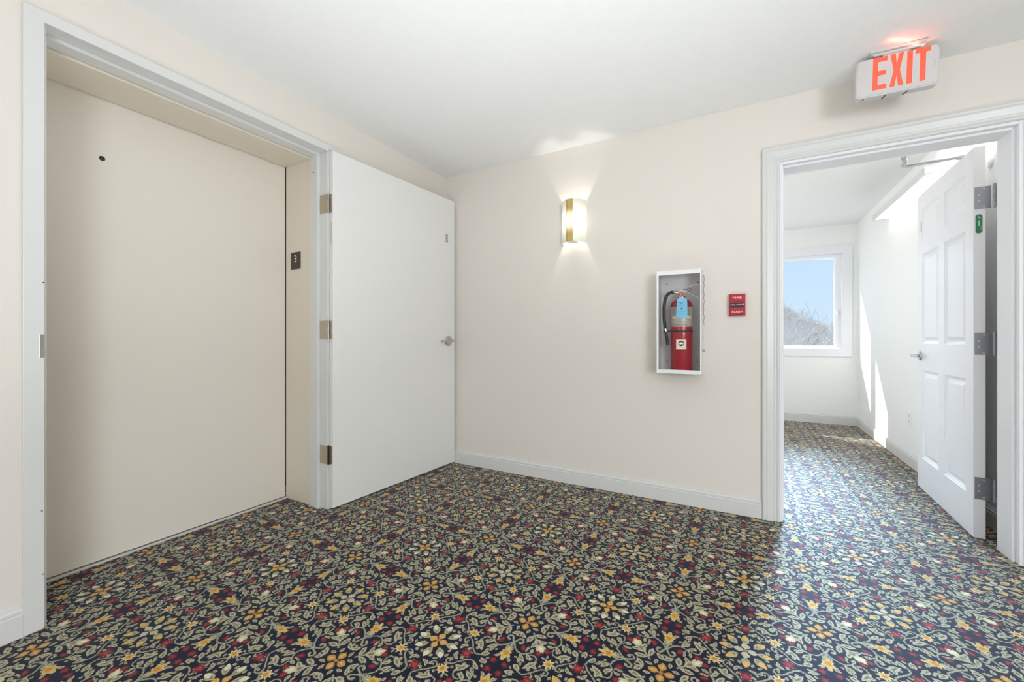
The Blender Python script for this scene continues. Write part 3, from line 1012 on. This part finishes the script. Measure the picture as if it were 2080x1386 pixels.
# hose
hp = [(-0.044, -0.013, zf(1.342)), (-0.058, -0.016, zf(1.341)), (-0.073, -0.018, zf(1.333)), (-0.086, -0.02, zf(1.318)),
      (-0.094, -0.022, zf(1.290)), (-0.099, -0.022, zf(1.248)), (-0.0995, -0.022, zf(1.200)), (-0.097, -0.022, zf(1.160)), (-0.0925, -0.022, zf(1.120)), (-0.090, -0.022, zf(1.104))]
MB().tube(hp, 0.0095, 16).build('hose', M['black'], ex, smooth=True)
MB().tube([(-0.091, -0.022, zf(1.115)), (-0.089, -0.022, zf(1.097))], 0.0112, 16).build('hose_ferrule', M['satin'], ex, smooth=True)
MB().tube([(-0.089, -0.022, zf(1.098)), (-0.083, -0.022, zf(1.06)), (-0.0765, -0.022, zf(1.013))], [0.0095, 0.0088, 0.0105], 16).build('nozzle', M['black'], ex, smooth=True)
mb = MB().tube([(-0.101, -0.03, zf(1.098)), (-0.062, -0.012, zf(1.098))], 0.0042, 8)
mb.box(-0.102, -0.086, -0.036, -0.008, zf(1.093), zf(1.103))
mb.build('hose_clip', M['black'], ex, smooth=True)
# inspection tag hangs in front of the cylinder
tg = thing('inspection_tag', 'pale blue paper tag', None, (0, 0, 0)); tg.parent = ex
base = Vector((0, 0, 0)) + gd * (R + 0.006)
def tagpt(u, v, d):
    return base + side * u + gd * (d + 0.010 * max(0, 0.5 - (v - 1.177) / 0.124) * 0.3) + Vector((0, 0, zf(v)))
MB().prism([(-0.031, 1.180), (0.033, 1.176), (0.0335, 1.235), (0.031, 1.288), (0.022, 1.300), (-0.015, 1.302), (-0.024, 1.288), (-0.026, 1.240)], tagpt, 0.0, 0.0008).build('tag_sheet', M['tag_blue'], tg)
mb = MB()
for u0, u1, v in ((-0.020, 0.010, 1.272), (-0.006, 0.006, 1.263), (-0.02, 0.022, 1.252), (-0.02, 0.02, 1.215), (-0.02, 0.024, 1.206), (-0.02, 0.015, 1.197)):
    hgt = 0.0022 if v > 1.26 else 0.0007
    mb.prism([(u0, v), (u1, v), (u1, v + hgt), (u0, v + hgt)], tagpt, 0.0009, 0.0013)
mb.prism([(-0.0075, 1.2315), (0.0075, 1.2315), (0.0075, 1.2345), (-0.0075, 1.2345)], tagpt, 0.0009, 0.0013)
mb.prism([(-0.0015, 1.2255), (0.0015, 1.2255), (0.0015, 1.2405), (-0.0015, 1.2405)], tagpt, 0.0009, 0.0013)
mb.build('tag_print', M['navy'], tg)
MB().tube([base + Vector((0, 0, zf(1.297))), Vector((0.0, -0.016, zf(1.334)))], 0.0008, 6).build('tag_string', M['cream_label'], tg)

# ------------------------------------------------------------------ fire alarm pull station
pc = ((2.164 + 2.2475) / 2, (1.1895 + 1.319) / 2)
pu = thing('fire_alarm_pull_station', 'red wall box lettered fire alarm beside white doorway casing', 'fire alarm', (pc[0], 0, pc[1]))
hw, hh = 0.0425, 0.0645
mb = MB()
mb.rings([(-hw, hw, -hh, hh, 0.0005), (-hw, hw, -hh, hh, 0.022), (-hw + 0.006, hw - 0.006, -hh + 0.006, hh - 0.006, 0.030)], fnY, True, True)
mb.build('housing', M['red_pull'], pu)
MB().box(-0.035, 0.035, -0.0335, -0.030, 0.022, 0.053).build('upper_panel', M['red_bright'], pu, bevel=0.001)
mb = MB().prism([(-0.037, -0.014), (0.037, -0.014), (0.037, 0.0095), (-0.037, 0.0095)], fnY, 0.030, 0.040)
mb.build('pull_handle', M['navy'], pu, bevel=0.002)
MB().box(-0.036, 0.036, -0.0325, -0.030, -0.055, -0.0155).build('lower_panel', M['red_pull'], pu, bevel=0.001)
RX90 = (PI / 2, 0, 0)
text_part('lettering', 'FIRE', M['white_ink'], pu, (0, -0.0338, 0.041), RX90, 0.0175, 0.0004, width=0.046)
MB().prism([(-0.0035, 0.0295), (0.0035, 0.0295), (0, 0.0255)], fnY, 0.0335, 0.0341).build('arrow_mark', M['white_ink'], pu)
text_part('lettering', 'PULL DOWN', M['white_ink'], pu, (0, -0.0403, -0.002), RX90, 0.0105, 0.0004, width=0.052)
for u in (-0.03125, 0.03125):
    MB().box(u - 0.00125, u + 0.00125, -0.0408, -0.040, -0.0075, 0.0045).build('bracket_mark', M['white_ink'], pu)
text_part('lettering', 'ALARM', M['white_ink'], pu, (0, -0.0328, -0.0425), RX90, 0.0165, 0.0004, width=0.060)

# ------------------------------------------------------------------ exit sign
xs = thing('exit_sign', 'lit white ceiling exit sign with red letters above the doorway', 'exit sign', (2.872, -0.2, H))
xs.rotation_euler = (0, math.radians(1.6), 0)
x0, x1, z0, z1 = -0.150, 0.150, -0.214, -0.030
def rrect(a0, a1, b0, b1, r, n=5):
    pts = []
    for cx_, cy_, s0 in ((a1 - r, b1 - r, 0), (a0 + r, b1 - r, PI / 2), (a0 + r, b0 + r, PI), (a1 - r, b0 + r, 1.5 * PI)):
        for k in range(n + 1):
            a = s0 + PI / 2 * k / n
            pts.append((cx_ + r * math.cos(a), cy_ + r * math.sin(a)))
    return pts
MB().prism(rrect(x0, x1, z0, z1, 0.022), fnY, -0.022, 0.022).build('housing', M['exit_white'], xs, bevel=0.004)
MB().prism(rrect(x0 + 0.006, x1 - 0.006, z0 + 0.006, z1 - 0.003, 0.018), fnY, 0.022, 0.025).build('face_plate', M['exit_white'], xs, bevel=0.001)
mb = MB()
mb.prism([(-0.105, -0.0005), (0.105, -0.0005), (0.10, -0.012), (-0.10, -0.012)], fnY, -0.038, 0.038)
mb.prism([(-0.098, -0.012), (0.098, -0.012), (0.080, -0.024), (-0.080, -0.024)], fnY, -0.026, 0.026)
mb.box(-0.05, 0.05, -0.018, 0.018, -0.032, -0.023)
mb.build('canopy', M['exit_white'], xs, bevel=0.002)
LZ0, LZ1 = -0.187, -0.034
def letters():
    h_ = LZ1 - LZ0
    t_ = 0.019
    E_ = [(0, 0), (0.052, 0), (0.052, 0.022), (t_, 0.022), (t_, 0.066), (0.050, 0.066), (0.050, 0.087), (t_, 0.087), (t_, h_ - 0.022), (0.053, h_ - 0.022), (0.053, h_), (0, h_)]
    X_ = [(0, 0), (0.019, 0), (0.0255, 0.052), (0.032, 0), (0.051, 0), (0.0365, h_ / 2), (0.050, h_), (0.031, h_), (0.0255, h_ - 0.052), (0.020, h_), (0.001, h_), (0.0145, h_ / 2)]
    I_ = [(0, 0), (0.020, 0), (0.020, h_), (0, h_)]
    T_ = [(0.0165, 0), (0.0365, 0), (0.0365, h_ - 0.022), (0.053, h_ - 0.022), (0.053, h_), (0, h_), (0, h_ - 0.022), (0.0165, h_ - 0.022)]
    return ((E_, 2.785), (X_, 2.847), (I_, 2.908), (T_, 2.937))
for poly, xw in letters():
    MB().prism([(u + xw - 2.872, v + LZ0) for u, v in poly], fnY, 0.0235, 0.0256).build('letter', M['exit_red'], xs)
for sx_ in (-1, 1):
    mb = MB()
    c0 = sx_ * 0.131
    for s_ in (-1, 1):
        mb.tube([(c0 - sx_ * 0.008, -0.0252, -0.115 + s_ * 0.022), (c0 + sx_ * 0.005, -0.0252, -0.115)], 0.0012, 6)
    mb.build('arrow_knockout', M['exit_white'], xs)
for u in (-0.045, 0.032):
    mb = MB()
    mb.prism([(u, -0.018), (u + 0.006, -0.018), (u + 0.016, 0.014), (u + 0.010, 0.014)], lambda a, b, d: (a, -b, z0 - d), 0.0, 0.0012)
    mb.build('vent_slot', M['black'], xs)
MB().lathe([(0.0001, -0.004), (0.003, -0.003), (0.0035, 0.001)], 12, (-0.118, -0.012, z0)).build('test_lamp', M['red_bright'], xs, smooth=True)
rl = add_light('exit_sign_lamp', 'AREA', (2.90, -0.252, 2.416), (2.93, -0.30, 2.6), 0.09, (1.0, 0.16, 0.10), shape='RECTANGLE', size=0.18, size_y=0.01)

# ------------------------------------------------------------------ doorway to the corridor
DX0, DX1 = 2.442, 3.350
CAS = [(0.0, 0.0), (0.0, 0.0095), (0.004, 0.013), (0.010, 0.0135), (0.0145, 0.0115), (0.0165, 0.0095), (0.019, 0.0095), (0.022, 0.0125), (0.027, 0.0135),
       (0.030, 0.0125), (0.033, 0.0125), (0.050, 0.016), (0.062, 0.0185), (0.0655, 0.0165), (0.068, 0.0165), (0.071, 0.0195), (0.080, 0.0205), (0.086, 0.018), (0.0875, 0.014), (0.0875, 0.0)]
u_frame(mb := MB(), CAS, 2.421, 3.369, 2.066, lambda a_, z_, t_: (a_, -t_, z_))
tag(mb.build('trim_4', M['trim']), 'white fluted casing around the corridor doorway', 'trim', kind='structure')
mb = MB()
mb.box(2.42, DX0 - 0.006, 0.0, 0.16, 0, 2.07).box(DX1 + 0.004, 3.372, 0.0, 0.16, 0, 2.07).box(DX0 - 0.006, DX1 + 0.004, 0.0, 0.16, 2.052, 2.07)
mb.box(DX0 - 0.006, DX0, 0.03, 0.16, 0, 2.052).box(DX1 - 0.008, DX1 + 0.004, 0.03, 0.16, 0, 2.052).box(DX0, DX1 - 0.008, 0.03, 0.16, 2.040, 2.052)
tag(mb.build('trim_5', M['panel_door'], bevel=0.0015), 'white stepped jamb of the corridor doorway', 'trim', kind='structure')

# six panel door, open into the corridor
A3, B3 = Vector((3.295, 0.262, 0)), Vector((3.330, 1.162, 0))
ang3 = math.atan2(B3.y - A3.y, B3.x - A3.x)
d3 = thing('door_3', 'white six panel door standing open into the corridor', 'door', A3, ang3, kind='structure')
# local frame: +x along leaf from hinge, +y out of the visible face (towards the corridor's left)
W3, T3, H3 = 0.905, 0.044, 2.060
PAN = [(0.098, 0.402, 1.745, 1.950), (0.500, 0.808, 1.745, 1.950), (0.096, 0.403, 1.018, 1.640), (0.498, 0.809, 1.018, 1.640),
       (0.096, 0.403, 0.222, 0.836), (0.498, 0.809, 0.222, 0.836)]
mb = MB()
for sgn, y0 in ((1, 0.0), (-1, -T3)):
    fn3 = (lambda u, v, d, s=sgn, yy=y0: (u, yy + s * d, v))
    us = [0.0, PAN[0][0], PAN[0][1], PAN[1][0], PAN[1][1], W3]
    for u0, u1 in ((0.0, 0.097), (0.4025, 0.499), (0.8085, W3)):
        mb.add([fn3(u0, 0.006, 0), fn3(u1, 0.006, 0), fn3(u1, H3, 0), fn3(u0, H3, 0)], [(0, 1, 2, 3)])
    for u0, u1 in ((0.097, 0.4025), (0.499, 0.8085)):
        for v0, v1 in ((0.006, 0.222), (0.836, 1.018), (1.640, 1.745), (1.950, H3)):
            mb.add([fn3(u0, v0, 0), fn3(u1, v0, 0), fn3(u1, v1, 0), fn3(u0, v1, 0)], [(0, 1, 2, 3)])
    for u0, u1, v0, v1 in PAN:
        u0, u1 = (0.097, 0.4025) if u0 < 0.3 else (0.499, 0.8085)
        def R_(i, d):
            return (u0 + i, u1 - i, v0 + i, v1 - i, d)
        mb.rings([R_(0, 0), R_(0.002, -0.003), R_(0.006, -0.0036), R_(0.017, -0.0150), R_(0.019, -0.0155), R_(0.023, -0.0155),
                  R_(0.044, -0.0035), R_(0.047, -0.0030)], fn3, False, True)
    
mb.box(0, 0.0005, -T3, 0, 0.006, H3).box(W3 - 0.0005, W3, -T3, 0, 0.006, H3).box(0, W3, -T3, 0, 0.006, 0.0065).box(0, W3, -T3, 0, H3 - 0.0005, H3)
mb.build('door_leaf', M['panel_door'], d3)
lever(d3, (0.838, 0.0, 0.932), (0, 1, 0), (-1, 0, 0), 0.033, M['satin'], 0.112, square=True)
bk = thing('door_handle', None, None, (0.838, -T3, 0.932)); bk.parent = d3
MB().lathe([(0, -0.012), (0.02, -0.012), (0.031, -0.006), (0.033, 0.0)], 24, (0, 0, 0), 'Y').build('rose', M['satin'], bk, smooth=True)
for z in (1.790, 1.026, 0.268):
    butt_hinge(d3, 'hinge', z, ((-0.0014, -0.004), (-0.0014, -0.062)), None, (-0.016, -0.071), 0.115, M['hinge_cool'], M['hinge_cool'],
               ((-0.0014, -0.004), (-0.0014, -0.058), (-1, 0, 0)), r=0.0068, screw_mat=M['white_ink'])
gl = thing('fire_rating_label', 'oval green label on the hinge edge', None, (-0.0008, -0.020, 1.655)); gl.parent = d3
fnE = lambda u, v, d: (-d, -u, v)
MB().prism(rrect(-0.0125, 0.0125, -0.050, 0.050, 0.0123, 8), fnE, 0.0, 0.0008).build('label_sheet', M['green'], gl)
mb = MB()
mb.prism([(-0.004, -0.012), (0.004, -0.012), (0.004, 0.018), (-0.004, 0.018)], fnE, 0.0008, 0.0012)
mb.prism([(-0.006, 0.032), (0.006, 0.028), (0.002, 0.040)], fnE, 0.0008, 0.0012)
for k in range(4):
    mb.prism([(0.006, -0.034 + 0.006 * k), (0.008, -0.034 + 0.006 * k), (0.008, -0.030 + 0.006 * k), (0.006, -0.030 + 0.006 * k)], fnE, 0.0008, 0.0012)
mb.build('label_print', M['pale_green'], gl)
for u, v in ((0.151, 2.018), (0.151, 2.006), (0.388, 2.022), (0.388, 2.010)):
    mb = MB()
    mb.lathe([(0.0001, 0.0006), (0.0028, 0.0004), (0.0028, -0.001)], 10, (u, 0, v), 'Y')
    mb.build('screw_hole', M['hinge_cool'], d3)
tb = MB().box(0.817, 0.824, 0.0, 0.003, 1.80, 1.865)
tb.build('edge_guard', M['satin'], d3)

# door closer arm from the door's top edge to the doorway head
M['closer'] = new_mat('painted_aluminium', srgb(200, 201, 204), 0.45, 0.2)
ca = thing('door_closer', 'pale metal closer arm above the six panel door', 'door closer', (0, 0, 0))
MB().tube([(3.310, 0.42, 2.068), (3.070, 0.42, 2.060)], 0.0055, 8).box(3.05, 3.315, 0.408, 0.432, 2.066, 2.072).build('main_arm', M['closer'], ca, bevel=0.001)
mb = MB().tube([(3.066, 0.42, 2.070), (3.066, 0.42, 2.092)], 0.015, 16)
mb.tube([(3.062, 0.40, 2.088), (3.030, 0.30, 2.076)], [0.014, 0.012], 12)
mb.tube([(3.030, 0.30, 2.076), (2.985, 0.185, 2.064)], 0.006, 10)
mb.build('forearm', M['closer'], ca, smooth=True)
MB().box(2.955, 3.015, 0.161, 0.19, 2.055, 2.085).build('shoe', M['closer'], ca, bevel=0.002)
MB().box(3.285, 3.325, 0.405, 0.435, 2.0605, 2.075).build('pivot_block', M['closer'], ca, bevel=0.002)

# ------------------------------------------------------------------ corridor fittings
vl = thing('cornice_light', 'long white wall mounted light box glowing above panelled door', 'light fixture', (3.452, 0, 0))
VX, VY0, VY1, VZ0, VZ1 = -0.130, 1.013, 2.30, 2.180, 2.226
mb = MB()
mb.box(VX, VX + 0.018, VY0, VY1, VZ0, VZ1).box(VX + 0.018, -0.0005, VY0, VY0 + 0.018, VZ0, VZ1).box(VX + 0.018, -0.0005, VY1 - 0.018, VY1, VZ0, VZ1)
mb.box(VX + 0.018, -0.0005, VY0 + 0.018, VY1 - 0.018, VZ1 - 0.012, VZ1)
mb.build('wooden_box', M['trim'], vl, bevel=0.0015)
MB().box(VX + 0.022, -0.012, VY0 + 0.022, VY1 - 0.022, VZ0 + 0.012, VZ0 + 0.026).build('diffuser', M['tube_light'], vl)

ou = thing('power_outlet', 'white double power outlet low on the corridor wall', 'outlet', (3.452, 1.76, 0.392))
MB().rings([(-0.035, 0.035, -0.0575, 0.0575, 0.0005), (-0.034, 0.034, -0.0565, 0.0565, 0.004), (-0.031, 0.031, -0.0535, 0.0535, 0.006)],
           lambda u, v, d: (-d, u, v), True, True).build('cover_plate', M['outlet'], ou)
for s_ in (-1, 1):
    r_ = MB().prism(rrect(-0.0165, 0.0165, s_ * 0.0195 - 0.014, s_ * 0.0195 + 0.014, 0.006), lambda u, v, d: (-d, u, v), 0.006, 0.0085).build('receptacle', M['white_plastic'], ou, bevel=0.0008)
    mb = MB()
    for u in (-0.0065, 0.0065):
        mb.box(-0.0090, -0.0084, u - 0.0012, u + 0.0012, s_ * 0.0195 - 0.002, s_ * 0.0195 + 0.007)
    mb.lathe([(0.0001, -0.0091), (0.0028, -0.0088)], 10, (0, 0, s_ * 0.0195 - 0.008), 'X')
    mb.build('slots', M['black'], r_)

bp = thing('wall_bumper', 'round white disc on corridor wall above the top hinge', 'wall bumper', (3.452, 0.515, 2.045))
MB().lathe([(0.0001, -0.008), (0.02, -0.008), (0.030, -0.005), (0.034, -0.0005)], 28, (0, 0, 0), 'X').build('disc', M['white_plastic'], bp, smooth=True)
MB().lathe([(0.0001, -0.0105), (0.006, -0.0095), (0.007, -0.0078)], 16, (0, 0, 0), 'X').build('screw_cap', M['white_plastic'], bp, smooth=True)

# ------------------------------------------------------------------ corridor window
w1 = thing('window_1', 'white framed corridor window with bare trees and blue sky', 'window', (0, 3.5, 0), kind='structure')
WC = [(0.0, -0.002), (0.0, 0.010), (0.006, 0.013), (0.09, 0.016), (0.104, 0.014), (0.105, 0.0)]
rect_frame(mb := MB(), WC, WX0, WX1, WZ0, WZ1, lambda a_, z_, t_: (a_, -t_, z_))
mb.build('casing', M['panel_door'], w1)
GX = [(1.83, 2.41), (2.62, 3.232)]
GZ0, GZ1 = 0.962, 2.050
mb = MB()
mb.rings([(WX0 + 0.0015, WX1 - 0.0015, WZ0 + 0.0015, WZ1 - 0.0015, 0.004), (WX0 + 0.0015, WX1 - 0.0015, WZ0 + 0.0015, WZ1 - 0.0015, -0.030), (WX0 + 0.012, WX1 - 0.014, WZ0 + 0.012, WZ1 - 0.014, -0.030),
          (WX0 + 0.012, WX1 - 0.014, WZ0 + 0.012, WZ1 - 0.014, -0.068)], fnY, False, False)
mb.build('frame', M['panel_door'], w1)
MB().box(2.42, 2.61, 0.032, 0.068, WZ0, WZ1).build('mullion', M['panel_door'], w1, bevel=0.002)
for k, (gx0, gx1) in enumerate(GX):
    sx0, sx1 = WX0 + 0.011, WX1 - 0.0125
    if k == 0:
        sx1 = 2.42
    else:
        sx0 = 2.61
    s_ = thing('sash', None, None, (0, 0, 0)); s_.parent = w1
    mb = MB()
    mb.rings([(sx0, sx1, WZ0 + 0.011, WZ1 - 0.0125, -0.034), (gx0 - 0.012, gx1 + 0.016, GZ0 - 0.010, GZ1 + 0.012, -0.036), (gx0, gx1, GZ0, GZ1, -0.046),
              (gx0, gx1, GZ0, GZ1, -0.066), (sx0, sx1, WZ0 + 0.011, WZ1 - 0.0125, -0.068)], fnY, False, False)
    mb.build('sash_frame', M['panel_door'], s_)
    MB().box(gx0 - 0.002, gx1 + 0.002, 0.050, 0.054, GZ0 - 0.002, GZ1 + 0.002).build('pane', M['glass'], s_)
mb = MB().box(3.252, 3.264, 0.016, 0.036, 1.34, 1.40).tube([(3.258, 0.016, 1.37), (3.258, 0.004, 1.36), (3.258, 0.002, 1.33)], 0.004, 8)
mb.build('latch', M['white_plastic'], w1)
# roof eave outside, shading the head of the window
tag(MB().box(-0.6, 3.6, 3.62, 3.745, 2.062, 2.5).build('trim_6', M['trim']), 'white exterior eave over the corridor window', 'trim', kind='structure')

# ------------------------------------------------------------------ outside: ground and bare trees
tag(MB().box(-60, 90, 6, 160, -7.6, -7.2).build('ground', M['ground']), 'pale winter ground far below the corridor window', 'ground', kind='structure')


def bare_tree(loc, height, seed, spread, label, levels=5, rmin=0.01):
    rnd = random.Random(seed)
    mb = MB()

    def grow(p, d, length, r, lev):
        n = 3
        pts, rs = [p.copy()], [r]
        q, dd = p.copy(), d.copy()
        for i in range(n):
            dd = (dd + Vector((rnd.uniform(-1, 1), rnd.uniform(-1, 1), rnd.uniform(-0.5, 0.8))) * 0.18).normalized()
            q = q + dd * (length / n)
            pts.append(q.copy())
            rs.append(max(rmin, r * (1 - 0.42 * (i + 1) / n)))
        mb.tube(pts, rs, 4 if lev < 3 else 3, caps=False)
        if lev >= levels:
            return
        kids = 3 if lev == 0 else rnd.choice((3, 3, 4))
        for k in range(kids):
            f = rnd.uniform(0.35, 1.0) if k else 1.0
            i = min(n - 1, int(f * n))
            st = pts[i].lerp(pts[i + 1], f * n - i) if f < 1 else pts[-1]
            az = rnd.uniform(0, 2 * PI)
            tilt = rnd.uniform(0.35, 0.85) * spread
            side_ = Vector((math.cos(az), math.sin(az), 0))
            nd = (dd * math.cos(tilt) + side_ * math.sin(tilt) + Vector((0, 0, 0.12))).normalized()
            grow(st, nd, length * rnd.uniform(0.58, 0.8), max(rmin, rs[-1] * rnd.uniform(0.55, 0.8)), lev + 1)

    grow(Vector((0, 0, 0)), Vector((0, 0, 1)), height * 0.36, height * 0.016, 0)
    top = max(v[2] for v in mb.v)
    k = height / top
    mb.v = [(x * k, y * k, z * k) for x, y, z in mb.v]
    o = mb.build('bare_tree', M['bark'], loc=loc)
    return tag(o, label, 'tree', 'bare trees outside the window')


TREES = [(0.080, 17.0, 2.6, 3, 0.62), (0.106, 28.0, 2.3, 8, 0.66), (0.079, 39.0, 4.0, 11, 0.68), (0.132, 50.0, 3.0, 15, 0.7),
         (0.098, 61.0, 4.3, 19, 0.7), (0.150, 71.0, 3.4, 23, 0.7), (0.082, 82.0, 7.0, 29, 0.7), (0.122, 92.0, 5.0, 31, 0.7)]
for k, (sl, y, top, seed, spr) in enumerate(TREES):
    lab_ = 'nearest bare grey tree at the left of the corridor window view' if k == 0 else 'slim bare grey tree amid brush outside the corridor window'
    bare_tree((2.223 + sl * (y + 2.8), y, -7.25), top + 7.25, seed, spr, lab_, 6, 0.00028 * y)

# low tangled brush between and behind the trees
rnd = random.Random(77)
mb = MB()
for i in range(8000):
    y = rnd.uniform(102, 116)
    f = rnd.uniform(0.055, 0.185)
    x = 2.223 + (y + 2.8) * f
    top = 2.8 + 4.6 * max(0.0, (0.128 - f) / 0.053) ** 1.2 + 0.8 * math.sin(x * 0.9) * math.sin(x * 0.37 + 1.0)
    z0_ = top - abs(rnd.gauss(0, 2.2)) - 0.5
    an = rnd.uniform(-1.2, 1.2)
    ln = rnd.uniform(0.8, 2.6)
    dx, dz = math.sin(an) * ln, math.cos(an) * ln
    k1 = rnd.uniform(-0.35, 0.35)
    mb.tube([(x, y, z0_), (x + dx * 0.5 + k1, y, z0_ + dz * 0.5), (x + dx, y, z0_ + dz)], [0.038, 0.028, 0.014], 3, caps=False)
for i in range(160):
    y = rnd.uniform(103, 116)
    x = 2.223 + (y + 2.8) * rnd.uniform(0.055, 0.185)
    mb.tube([(x, y, -7.2), (x + rnd.uniform(-0.3, 0.3), y, -3), (x + rnd.uniform(-0.5, 0.5), y, 0.8)], [0.16, 0.12, 0.06], 4, caps=False)
tag(mb.build('bare_brush', M['bark']), 'tangled grey brush along the bottom of the window view', 'brush', kind='stuff')
